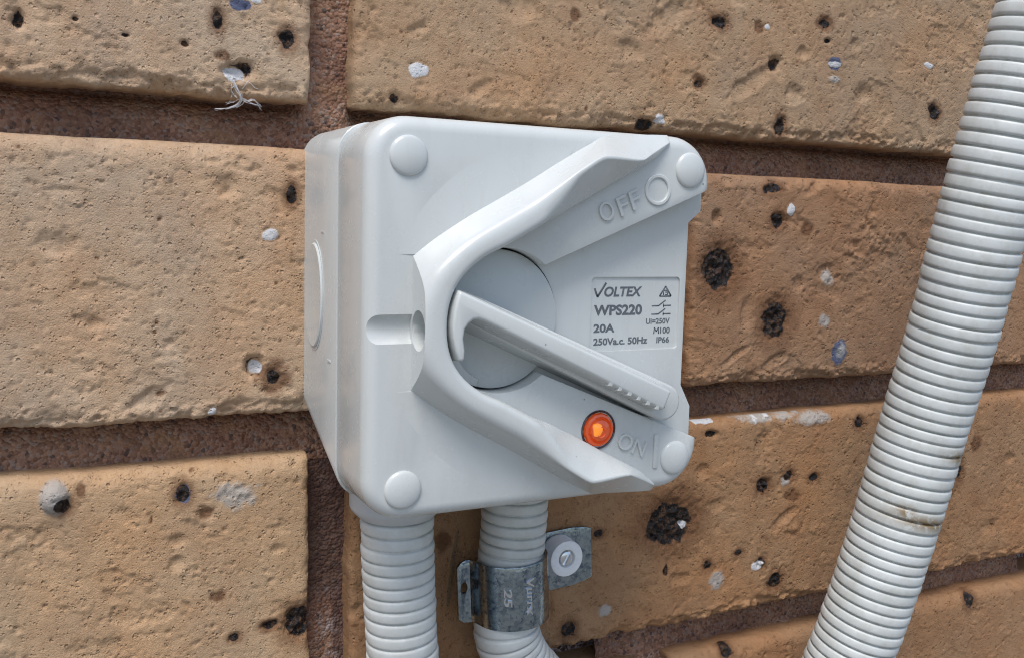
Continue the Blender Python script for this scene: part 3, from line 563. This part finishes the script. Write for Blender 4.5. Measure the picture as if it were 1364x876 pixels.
# shallow round swelling of the lid, cut away at the padlock pad
V, F = [], []
xe = lambda a: float(np.interp(a, [16.3, 20, 24, 30, 36, 45], [8, 12, 21, 32, 42, 48]))
for sgn in (1, -1):
    off = len(V); rows = [16.2] + list(np.linspace(16.3, 44.6, 30)); nc = 22
    for k, a in enumerate(rows):
        xs_ = 41 - math.sqrt(max(45.0 ** 2 - a * a, 0)); xe_ = min(xe(a), 41 + math.sqrt(max(45.0 ** 2 - a * a, 0)))
        xs_ = max(xs_, -3.6)
        for j in range(nc + 1):
            x = xs_ + (xe_ - xs_) * j / nc; rr = math.hypot(x - 41, a)
            e_ = max(0, 46.0 - rr); d = 51.96 + .105 * e_ * e_ / (e_ + 7.0)
            V.append(P(x, d if k else 51.0, sgn * a))
    for k in range(len(rows) - 1):
        for j in range(nc): F.append((off + k * (nc + 1) + j, off + k * (nc + 1) + j + 1, off + (k + 1) * (nc + 1) + j + 1, off + (k + 1) * (nc + 1) + j))
swell = fix(mesh(V, F))
if sum((p_.normal.y for p_ in swell.polygons)) > 0: swell.flip_normals()
# wedge floor with its two tabs, and the recess of the rating plate
fl = [(9, 24), (38, 24), (60, 34), (85, 41), (92.3, 41), (92.3, 28.7), (88.3, 25.4), (88.3, -20.2), (91.8, -26.5), (92.0, -41), (85, -41), (60, -34), (38, -24), (9, -24)]
floor_me = loft([[P(x, 31, q) for x, q in fl], [P(x, 46, q) for x, q in fl]])
plate = rrect(57.2, 86.2, -9.7, 10.4, 1.2, 4)
floor_me = baked(floor_me, [('bevel', .4, 2, 60), ('cut', loft([[P(x, 45.45, q) for x, q in plate], [P(x, 50, q) for x, q in plate]]))])
lid = place(join(lid_me, swell, floor_me), 'lid', LID, sw, 32)

# guard round the dial: stations OF (outer foot), OC, IC (crest), IL (lower edge of the grip facet), IF (inner foot)
st = [  # upper arm from its tip to the nose: (x, w, d) each
 [(76.2, 47.2, 52), (75.8, 46.6, 52.6), (75.6, 46.2, 52.7), (75.5, 45.7, 52.5), (75.4, 45.6, 50)],
 [(70.8, 47.0, 52), (69.6, 43.6, 55.2), (69.3, 42.9, 55.3), (70.6, 41.9, 53.9), (70.6, 41.8, 49)],
 [(66.5, 46.9, 52), (63.8, 40.9, 58.6), (63.2, 40.3, 58.6), (66.3, 39.6, 54.4), (66.4, 39.5, 49)],
 [(56.0, 46.6, 52), (51.2, 41.4, 61), (51.6, 40.6, 61), (57.0, 34.8, 54.6), (57.1, 34.7, 49)],
 [(53.8, 45.9, 52), (49.2, 40.9, 61), (49.8, 40.2, 61), (55.2, 33.8, 54.6), (55.3, 33.7, 49)],
 [(45.5, 41.4, 52), (42.2, 36.5, 61), (43.4, 36.0, 61), (48.6, 30.2, 54.8), (48.7, 30.1, 49)],
 [(41.5, 39.2, 52), (38.6, 33.9, 61), (41.0, 32.6, 61), (44.8, 28.4, 55.2), (44.9, 28.3, 49)],
 [(36.8, 36.5, 52), (34.4, 31.0, 61), (37.4, 27.8, 61), (40.6, 26.2, 56.4), (40.7, 26.1, 49)],
 [(33.4, 34.6, 52), (30.0, 28.0, 61), (34.8, 24.6, 61), (35.4, 24.2, 57.0), (35.5, 24.1, 48)],
 [(25.4, 30.2, 52), (20.8, 22.9, 61), (24.2, 18.7, 61), (24.5, 18.3, 57.0), (24.6, 18.2, 48)],
 [(17.8, 25.9, 52), (15.0, 19.7, 61), (19.2, 16.5, 61), (19.5, 16.1, 57.0), (19.6, 16.0, 47)],
 [(9.8, 20.7, 52), (10.2, 15.9, 61), (14.8, 13.2, 61), (15.1, 12.9, 57.0), (15.3, 12.8, 47)],
 [(3.9, 16.0, 52), (6.6, 11.9, 61), (11.9, 9.7, 61), (12.2, 9.5, 57.0), (12.4, 9.4, 47)],
 [(-.6, 10.6, 52), (4.6, 8.0, 61), (10.4, 6.4, 61), (10.7, 6.3, 57.0), (10.9, 6.2, 47)],
 [(-2.8, 5.2, 52), (3.6, 4.2, 61), (9.7, 3.2, 61), (10.0, 3.2, 57.0), (10.2, 3.2, 47)],
 [(-3.4, 0, 52), (3.3, 0, 61), (9.5, 0, 61), (9.8, 0, 57.0), (10.0, 0, 47)]]
full = [[np.array(p_, float) for p_ in s_] for s_ in st] + [[np.array((p_[0], -p_[1], p_[2]), float) for p_ in s_] for s_ in st[-2::-1]]
a, b = 9, len(full) - 10
tracks = []
for k in range(5):
    tr = [s_[k] for s_ in full]
    lin = lambda q: [q[i] + (q[i + 1] - q[i]) * j / 6 for i in range(len(q) - 1) for j in range(6)] + [q[-1]]
    tracks.append(np.array(lin(tr[:a + 1])[:-1] + catmull(tr[a:b + 1], 6) + lin(tr[b:])[1:]))
# ease the kinks along the crest
L = np.concatenate([[0], np.cumsum(np.linalg.norm(np.diff(tracks[1], axis=0), axis=1))])
for k in (1, 2, 3):
    sig = 1.3
    K = np.exp(-((L[:, None] - L[None, :]) / sig) ** 2 / 2); K[[0, -1]] = 0; K[0, 0] = K[-1, -1] = 1
    wgt = np.gradient(L); K = K * np.where(np.arange(len(L))[None, :] >= 0, wgt[None, :], 1)
    tracks[k] = (K / K.sum(1, keepdims=True)) @ tracks[k]
def fillet(p0, p1, p2, rad, n_):
    a_, b_ = p0 - p1, p2 - p1; la, lb = np.linalg.norm(a_), np.linalg.norm(b_); k_ = min(rad, .46 * la, .46 * lb)
    q0, q2 = p1 + a_ / max(la, 1e-6) * k_, p1 + b_ / max(lb, 1e-6) * k_
    return [(1 - t) ** 2 * q0 + 2 * t * (1 - t) * p1 + t * t * q2 for t in [i / n_ for i in range(n_ + 1)]]
rings = []
for i in range(len(tracks[0])):
    OF, OC, IC, IL, IF = (tracks[k][i] for k in range(5))
    OFo = OF + (OF - OC) / max(OC[2] - OF[2], .6) * 1.2
    OFo[2] = 50.8
    if i in (0, len(tracks[0]) - 1): OFo = OF + np.array((.8, 0, -1.2))
    sec = [OFo] + fillet(OFo, OC, IC, 2.6, 5) + fillet(OC, IC, IL, 2.2, 5) + fillet(IC, IL, IF, .6, 2) + [IF]
    rings.append([P(*(v[0], v[2], v[1])) for v in sec])
g = loft(rings)
box = loft([[P(x, d, q) for x, q in ((-40, -60), (3.9, -60), (3.9, 60), (-40, 60))] for d in (40, 80)])
hole2 = loft([[P(x, 56.2 + 4.3 * math.cos(t), -1.3 + 4.8 * math.sin(t)) for t in [2 * math.pi * i / 40 for i in range(40)]] for x in (-30, 8.4)])
g = baked(g, [('cut', box), ('cut', hole2)])
place(g, 'handle_guard', LID, sw, 34)

# dial with its lever
dial = place(baked(lathe([(17.6, 40), (17.6, 48)], 28, 0, 72), [('bevel', .5, 2, 50)]), 'dial', DIAL, sw)
place(lathe([(18.4, 40), (18.4, 46.1)], 28, 0, 48), 'dial_gap_shade', DARK, sw)  # black disc, shade of the gap round the dial put in as colour
tip = arc(76.4, -23.0, 4.9, 66, -114, 10)
hook_t = [(18.5, 1.2), (16.9, 1.75), (15.6, 1.6), (14.4, .7), (13.5, -.6), (13.15, -2.8), (13.6, -5.6), (13.5, -7.9), (12.2, -8.1), (11.2, -5.2), (10.6, -2.4), (10.4, .4), (10.7, 3.4), (11.2, 5.8)]
hook_b = [(18.6, -.6), (16.9, .3), (15.9, .2), (15.0, -.5), (14.3, -1.6), (14.05, -3.2), (14.5, -5.6), (14.6, -9.0), (12.6, -8.9), (11.2, -5.4), (10.5, -2.5), (10.3, .4), (10.6, 3.5), (11.3, 6.4)]
hook_g = [(18.3, -2.7), (17.0, -1.6), (16.3, -1.4), (15.6, -1.7), (14.9, -2.6), (14.6, -3.9), (15.1, -6.0), (15.6, -10.0), (12.9, -9.6), (11.2, -5.6), (10.5, -2.6), (10.3, .4), (10.5, 3.6), (11.3, 7.0)]
top = [(12.0, 8.2), (73.4, -18.6), (71.2, -23.5)] + hook_t
bot = [(12.3, 9.5), (75.2, -17.9), (72.4, -25.2)] + hook_b
ridge = baked(loft([[P(x, 54.6, q) for x, q in bot], [P(x, 61.6, q) for x, q in top]]), [('bevel', .7, 3, 40)])
bt = [(12.3, 9.5)] + tip + hook_b; bb = [(12.4, 10.0)] + [(76.4 + (x - 76.4) * 1.08, -23.0 + (q + 23.0) * 1.08) for x, q in tip] + hook_g
body = baked(loft([[P(x, 46.6, q) for x, q in bb], [P(x, 55.2, q) for x, q in bt]]), [('bevel', .8, 3, 40)])
# ramp at the end of the hook, sinking round the dial's rim
rg = []
for k in range(13):
    ang = math.radians(205 + 48 * k / 12); h = 57.5 - 9.3 * (k / 12) ** .6
    ro, ri = 17.5, 15.1 - .3 * math.sin(k / 12 * math.pi)
    rg.append([P(28 + ro * math.cos(ang), 47.0, ro * math.sin(ang)), P(28 + ro * math.cos(ang), h, ro * math.sin(ang)), P(28 + (ri + .5) * math.cos(ang), h, (ri + .5) * math.sin(ang)), P(28 + ri * math.cos(ang), 47.0, ri * math.sin(ang))])
ramp_me = loft(rg)
teeth = []
for k in range(6):          # worn grip teeth along the lower edge of the bar
    t = k / 5; x = 54.5 + 14.8 * t; q = 1.2 - (x - 18.5) * .4706; ux, uw, nx_, nw_ = .905, -.426, .426, .905
    def TP(a_, b_, d): return P(x + a_ * ux - b_ * nx_, d, q + a_ * uw - b_ * nw_)
    e = random.uniform(.5, 1.0)
    teeth.append(loft([[TP(-.6, -.4, 61.63), TP(.45 * e, -.4, 61.63), TP(.6 * e, .35, 61.5), TP(-.5, .55, 61.5)], [TP(-.6, -.4, 59.6), TP(.45 * e, -.4, 59.6), TP(.6 * e, .75, 59.6), TP(-.5, .85, 59.6)]]))
place(join(ridge, body, ramp_me, *teeth), 'lever', LID, dial, 34)

# lamp
ring = place(lathe([(5.3, 49), (5.3, 52.2), (5.05, 52.5), (4.75, 52.3), (4.7, 51.0)], 57.2, -29.6, 40), 'pilot_lamp', RUBBER, sw)
place(lathe([(4.75, 50.8), (4.7, 51.9), (4.3, 52.7), (3.7, 52.85), (3.45, 52.35), (3.2, 52.5), (2.8, 53.35), (1.6, 53.8), (.2, 53.9)], 57.2, -29.6, 13), 'lens', ORANGE, ring, 8)
core = []
for k_, dd in ((1.0, 53.2), (.95, 53.8), (.75, 54.1), (.4, 54.25)):
    core.append([P(56.0 + k_ * (1.45 + .22 * math.sin(3 * t + 1)) * math.cos(t), dd, -29.3 + k_ * (2.1 + .25 * math.cos(2 * t)) * math.sin(t)) for t in [2 * math.pi * i / 26 for i in range(26)]])
place(loft(core), 'glowing_core', AMBER, ring)
coil = [[P(57.0 + (1.15 + .24 * math.cos(b_)) * math.cos(a_), 53.9 + .3 * math.sin(b_) + .12 * math.cos(a_), -29.9 + (1.4 + .24 * math.cos(b_)) * math.sin(a_)) for b_ in [2 * math.pi * j / 8 for j in range(8)]] for a_ in [.4 + 1.75 * math.pi * i / 22 for i in range(23)]]
place(loft(coil), 'coil', ORANGE, ring)
# domed screw covers
for cx, cw in ((2.4, 39.1), (83.2, 39.5), (2.2, -40.2), (82.5, -39.4)):
    place(lathe([(4.75, 50.5), (4.72, 52.25), (4.5, 52.6), (4.0, 52.85), (3.2, 53.1), (2.2, 53.32), (1.1, 53.44), (.2, 53.48)], cx, cw, 40), 'screw_cover', LID, sw, 60)

# raised words on the arms
place(join(text_on('O', 56.0, 24.7, 51.9, 4.3, 5.0, .75, 25), text_on('FF', 61.5, 26.6, 51.9, 7.2, 4.9, .75, 24.5),
           lathe([(4.2, 51.8), (4.15, 52.35), (3.95, 52.5), (3.35, 52.5), (3.15, 52.35), (3.1, 51.9)], 72.9, 33.9, 40)), 'raised_off_mark', LID, sw, 30)
place(join(text_on('ON', 62.8, -34.7, 51.9, 9.2, 4.4, .75, -22), baked(bar_on([(76.0, -32.2), (76.0, -41.8)], 1.5, 51.8, .7), [('bevel', .3, 2, 40)])), 'raised_on_mark', LID, sw, 30)

# print on the rating plate
D0 = 45.47
T = lambda s, x, q, wd, ht, b=0.0, sh=0.0: text_on(s, x, q, D0, wd, ht, .05, 0, b, sh)
rp = place(join(bar_on([(58.5, 7.3), (59.5, 5.0), (62.1, 8.8)], .55, D0, .05), T('OLTEX', 61.6, 5.0, 12.2, 2.75, .03, .18)), 'maker_name', PRINT, sw, None)
place(T('WPS220', 58.5, -.05, 15.6, 2.9, .035), 'model_number', PRINT, sw, None)
place(join(T('20A', 58.6, -4.6, 6.7, 2.3, .03), T('250Va.c. 50Hz', 58.7, -8.05, 17.6, 1.95, .026)), 'rating_print', PRINT, sw, None)
place(join(T('Ui=250V', 75.6, -2.7, 8.0, 1.6, .02), bar_on([(78.4, -5.4), (78.5, -3.7), (79.2, -4.8), (79.9, -3.7), (80.0, -5.4)], .3, D0, .05), T('100', 80.5, -5.4, 3.3, 1.7, .02), T('IP66', 79.4, -8.0, 4.3, 1.7, .02)), 'protection_print', PRINT, sw, None)
sym = []
for q in (2.35, .05):
    sym += [bar_on([(77.3, q), (79.6, q), (81.9, q + 1.5)], .32, D0, .05), bar_on([(81.2, q + .05), (83.8, q + .05)], .32, D0, .05), bar_on([(81.3, q + .55), (81.3, q - .45)], .3, D0, .05)]
place(join(*sym), 'contact_symbol', PRINT, sw, None)
tri = [(79.8, 5.0), (83.7, 5.0), (81.75, 7.75)]
place(join(bar_on(tri + [tri[0]], .42, D0, .05), bar_on([(81.1, 5.3), (81.1, 6.6), (82.3, 6.6)], .3, D0, .06), bar_on([(81.6, 5.4), (82.5, 5.4), (82.5, 6.1), (81.7, 6.1)], .28, D0, .06)), 'compliance_mark', PRINT, sw, None)

# ------------------------------------------------------------------ corrugated conduits
def tube_mesh(path, R, pitch0, pitch1, groove, smooth_k=14, seg=72, dirt=.3, stains=()):
    pts = np.array(catmull(path, smooth_k)); L = np.concatenate([[0], np.cumsum(np.linalg.norm(np.diff(pts, axis=0), axis=1))])
    prof = [(0, -1), (.07, -1), (.11, -.42), (.17, -.10), (.30, 0), (.55, -.02), (.78, -.09), (.90, -.22), (.95, -.5)]
    s, rows = 0.0, []
    gr = random.Random(int(R * 100) + len(path))
    while s < L[-1] - 6:
        p_ = (pitch0 + (pitch1 - pitch0) * s / L[-1]) * (1 + gr.uniform(-.09, .09)); jr = gr.uniform(-.16, .12); gj = gr.uniform(.8, 1.15)
        for t, h in prof: rows.append((s + t * p_, R + jr + h * groove * gj))
        s += p_
    V, Mk = [], []
    tprev = None; nrm = np.array((0, -1.0, 0))
    for s_, r_ in rows:
        q = np.array([np.interp(s_, L, pts[:, k]) for k in range(3)])
        q2 = np.array([np.interp(min(s_ + 2.0, L[-1]), L, pts[:, k]) for k in range(3)]); q1 = np.array([np.interp(max(s_ - 2.0, 0), L, pts[:, k]) for k in range(3)])
        t = (q2 - q1) / np.linalg.norm(q2 - q1)
        nrm = nrm - t * (nrm @ t); nrm /= np.linalg.norm(nrm); bi = np.cross(t, nrm)
        for i in range(seg):
            a_ = 2 * math.pi * i / seg; v = q + r_ * (math.cos(a_) * nrm + math.sin(a_) * bi); V.append(v)
            k = 0.0
            for (c_, rad) in stains: k = max(k, math.exp(-(((v[0] - c_[0]) / rad[0]) ** 2 + ((v[1] - c_[1]) / rad[1]) ** 2 + ((v[2] - c_[2] + .22 * (v[0] - c_[0])) / rad[2]) ** 2)))
            Mk.append((k, dirt + (.6 if r_ < R - groove * .4 else 0), 0, 1))
    n = len(rows); F = []
    for k in range(n - 1):
        for i in range(seg): F.append((k * seg + i, k * seg + (i + 1) % seg, (k + 1) * seg + (i + 1) % seg, (k + 1) * seg + i))
    F.append(tuple(range(seg))[::-1]); F.append(tuple(range((n - 1) * seg, n * seg)))
    me = mesh(V, F)
    at = me.attributes.new('marks', 'FLOAT_COLOR', 'POINT'); at.data.foreach_set('color', np.array(Mk).ravel())
    return fix(me)
def conduit(label, path, base, *a, **k):
    t = empty('flexible_conduit', label, 'conduit', base, 'corrugated conduits on the wall')
    place(tube_mesh(path, *a, **k), 'corrugated_tube', CONDUIT, t, 50)
    return t
c1 = conduit('pale grey ribbed conduit straight down from the left of the box, without a clamp', [(12.4, -20, -98), (12.8, -20, -110), (13.2, -20, -122), (14.0, -20, -136), (14.9, -20, -150), (16.6, -19.6, -164), (19.5, -19, -180), (24, -18, -200), (30, -17, -222)], (12, -20, -98), 10.2, 3.6, 3.4, 1.0)
ad = lathe([(12.9, 0), (12.9, 8.0), (12.5, 9.0), (11.0, 10.6), (10.4, 11.2)], 0, 0, 56)
ad.transform(Matrix.Translation((0, 0, 55 * S))); ad.transform(Matrix.Rotation(-math.pi / 2, 4, 'X')) if False else None
co = np.empty(len(ad.vertices) * 3); ad.vertices.foreach_get('co', co); co = co.reshape(-1, 3) / S
# turn the lathe's axis (out of the wall) to point down
co = np.stack([co[:, 0] + 12.6, -20 + co[:, 2], -100.6 + co[:, 1]], 1) * S
ad.vertices.foreach_set('co', co.ravel()); ad.update(); fix(ad)
place(ad, 'adaptor', ADAPT, c1)
conduit('ribbed grey conduit held by the metal saddle under the box, curving right below it', [(54.6, -11.6, -92), (54.2, -11.6, -108), (53.8, -11.6, -123), (53.0, -11.6, -136), (52.2, -11.6, -147), (52.3, -11.6, -155), (54.5, -11.6, -162), (58.5, -11.6, -168.5), (64, -11.6, -175), (71, -11.6, -182), (80, -11.6, -190)], (54, -11, -92), 10.2, 3.55, 3.0, 1.0)
conduit('thick weathered ribbed conduit slanting across the bricks on the right, brown stained', [(140, -12, -330), (152, -16, -270), (162, -24, -225), (175.4, -33.7, -178.7), (183.5, -40.5, -136), (189.2, -46.5, -92.9), (191.4, -53, -61), (192.2, -58.7, -30.1), (194.2, -64.5, 2), (197.8, -70.4, 35.5), (202.5, -77, 72), (208, -84, 110)], (140, -12, -330), 14.0, 3.3, 4.5, 1.1, 14, 84, .6, [((184, -56, -125), (14, 14, 2.7)), ((176, -54, -121), (3, 8, 2.5)), ((192, -58, -103), (7, 10, 2.2)), ((206, -74, 30), (3, 12, 1.5))])

# ------------------------------------------------------------------ saddle clamp with its screw
sad = empty('saddle_clamp', 'dull zinc plated saddle clamp round the ribbed conduit, screwed down on its right only', 'clamp', (54, 0, -146))
prof = [(-17.0, 9.8), (-15.4, 9.5), (-13.8, 9.3), (-12.4, 9.8), (-11.5, 11.2)]
prof += [(-11.2 * math.cos(a), 11.8 + 11.2 * math.sin(a)) for a in [math.pi * i / 24 for i in range(1, 24)]]
prof += [(11.2, 11.0), (11.2, 6.0), (11.4, 2.6), (12.4, 1.5), (14, 1.2), (20, 1.2), (28, 1.2), (33.0, 1.2), (34.6, 1.2), (35.4, 1.2)]
half = lambda s_: 9.9 if -14 < s_ < 31 else (9.9 * max(.70, 1 - ((-14 - s_) / 7.0) ** 2) if s_ < 0 else 9.9 * (1 - .035 * (s_ - 31)))
tl = math.radians(3.5)
def SP(s_, d, v): return (53.2 + s_ * math.cos(tl) - v * math.sin(tl), -d, -141.2 + s_ * math.sin(tl) + v * math.cos(tl))
V, F = [], []
sect = []
for i, (s_, d) in enumerate(prof):
    p0 = prof[max(i - 1, 0)]; p1 = prof[min(i + 1, len(prof) - 1)]
    tx, ty = p1[0] - p0[0], p1[1] - p0[1]; l_ = math.hypot(tx, ty); nx, ny = -ty / l_, tx / l_
    h = half(s_); k = 1.0
    # outer and inner skins, four corners per station
    vs = [-h, -h * .5, 0, h * .5, h]
    sect.append([SP(s_ + nx * .55, d + ny * .55, v) for v in vs] + [SP(s_ - nx * .45, d - ny * .45, v) for v in vs[::-1]])
strap = baked(loft(sect), [('bevel', .22, 2, 50)])
strap_hole = loft([[SP(-14.7 + 1.15 * math.cos(a), d, 1.4 + 1.8 * math.sin(a)) for a in [2 * math.pi * i / 20 for i in range(20)]] for d in (4, 14)])
strap = baked(strap, [('cut', strap_hole)])
stp = place(strap, 'strap', ZINC, sad, 30)
# stamped words, bent round the strap: reading downwards
def stamp_text(s, ang, v0, length, height):
    me = text_mesh(s, .1, .015, .12); co = np.empty(len(me.vertices) * 3); me.vertices.foreach_get('co', co); co = co.reshape(-1, 3)
    lo, hi = co.min(0), co.max(0); q = (co - lo) / (hi - lo); out = []
    for x, y_, z in q:
        a_ = math.radians(ang) - (y_ - .5) * height / 11.8; rr = 11.55 + .62 * z; v = v0 - x * length
        out.append([S * c for c in SP(-rr * math.cos(a_) , 11.8 + rr * math.sin(a_), v)])
    me.vertices.foreach_set('co', np.array(out).ravel()); me.update(); return fix(me)
place(join(stamp_text('Vurrx', 93, 6.2, 11.5, -2.6), stamp_text('25', 60, 3.6, 5.6, -2.4)), 'stamped_word', STEEL, sad, 30)
scr = place(baked(loft([[ (75.2 + rr * math.cos(a), -d, -137.3 + rr * math.sin(a)) for a in [2 * math.pi * i / 40 for i in range(40)]] for rr, d in ((6.2, 1.8), (6.2, 3.2), (6.0, 3.6), (5.9, 8.3), (2.9, 8.35), (2.8, 6.4))]), [('bevel', .35, 2, 50)]), 'fixing_plug', NYLON, sad)
hd = loft([[(75.2 + rr * math.cos(a), -d, -137.3 + rr * math.sin(a)) for a in [2 * math.pi * i / 32 for i in range(32)]] for rr, d in ((2.45, 4.0), (2.45, 7.4), (2.2, 8.0), (1.3, 8.35))])
slot = loft([[(75.2 + x * .5 - y_ * .86, -d, -137.3 + x * .86 + y_ * .5) for x, y_ in ((-4, -.5), (4, -.5), (4, .5), (-4, .5))] for d in (7.3, 10)])
place(baked(hd, [('cut', slot)]), 'screw_head', STEEL, scr)

# ------------------------------------------------------------------ cobweb under the upper left brick
def strands():
    ms = []; gr = random.Random(5)
    trunk = [(-27.5, -.6, 4.4), (-26.4, -1.3, 1.8), (-25.6, -1.5, -.4), (-26.4, -.6, -2.0), (-28.6, 1.0, -3.0), (-31.5, 2.5, -3.4)]
    for k in range(26):
        if k < 7: base_ = trunk[: gr.choice((4, 5, 6))]
        elif k < 14: base_ = [(-25.6, -1.5, -.4), (-23.8, -.6, -.9), (-21.4, .4, -1.0 + gr.uniform(-.8, .8)), (-19.4, 1.6, -2.4 + gr.uniform(-1, 1))]
        else:
            cx, cz = gr.uniform(-30, -22), gr.uniform(-2.5, 4.5); an = gr.uniform(0, 6.28); ln = gr.uniform(.6, 2.0)
            base_ = [(cx + math.cos(an) * ln * t, -1.1 - .15 * t + (1.2 if cz < 0 else 0), cz + math.sin(an) * ln * t + .3 * math.sin(3 * t)) for t in (-1, -.3, .4, 1)]
        pts = catmull([tuple(c + gr.gauss(0, .22) for c in q) for q in base_], 4); r_ = gr.uniform(.035, .085)
        rings = [[tuple(p_ + r_ * np.array((math.cos(a), .6 * math.sin(a), math.sin(a)))) for a in [2 * math.pi * i / 5 for i in range(5)]] for p_ in pts]
        ms.append(loft(rings))
    o = place(join(*ms), 'cobweb', SILK, None, None)
    o['label'] = 'wisps of old white cobweb hanging from the lower edge of the upper left brick'; o['category'] = 'cobweb'
strands()
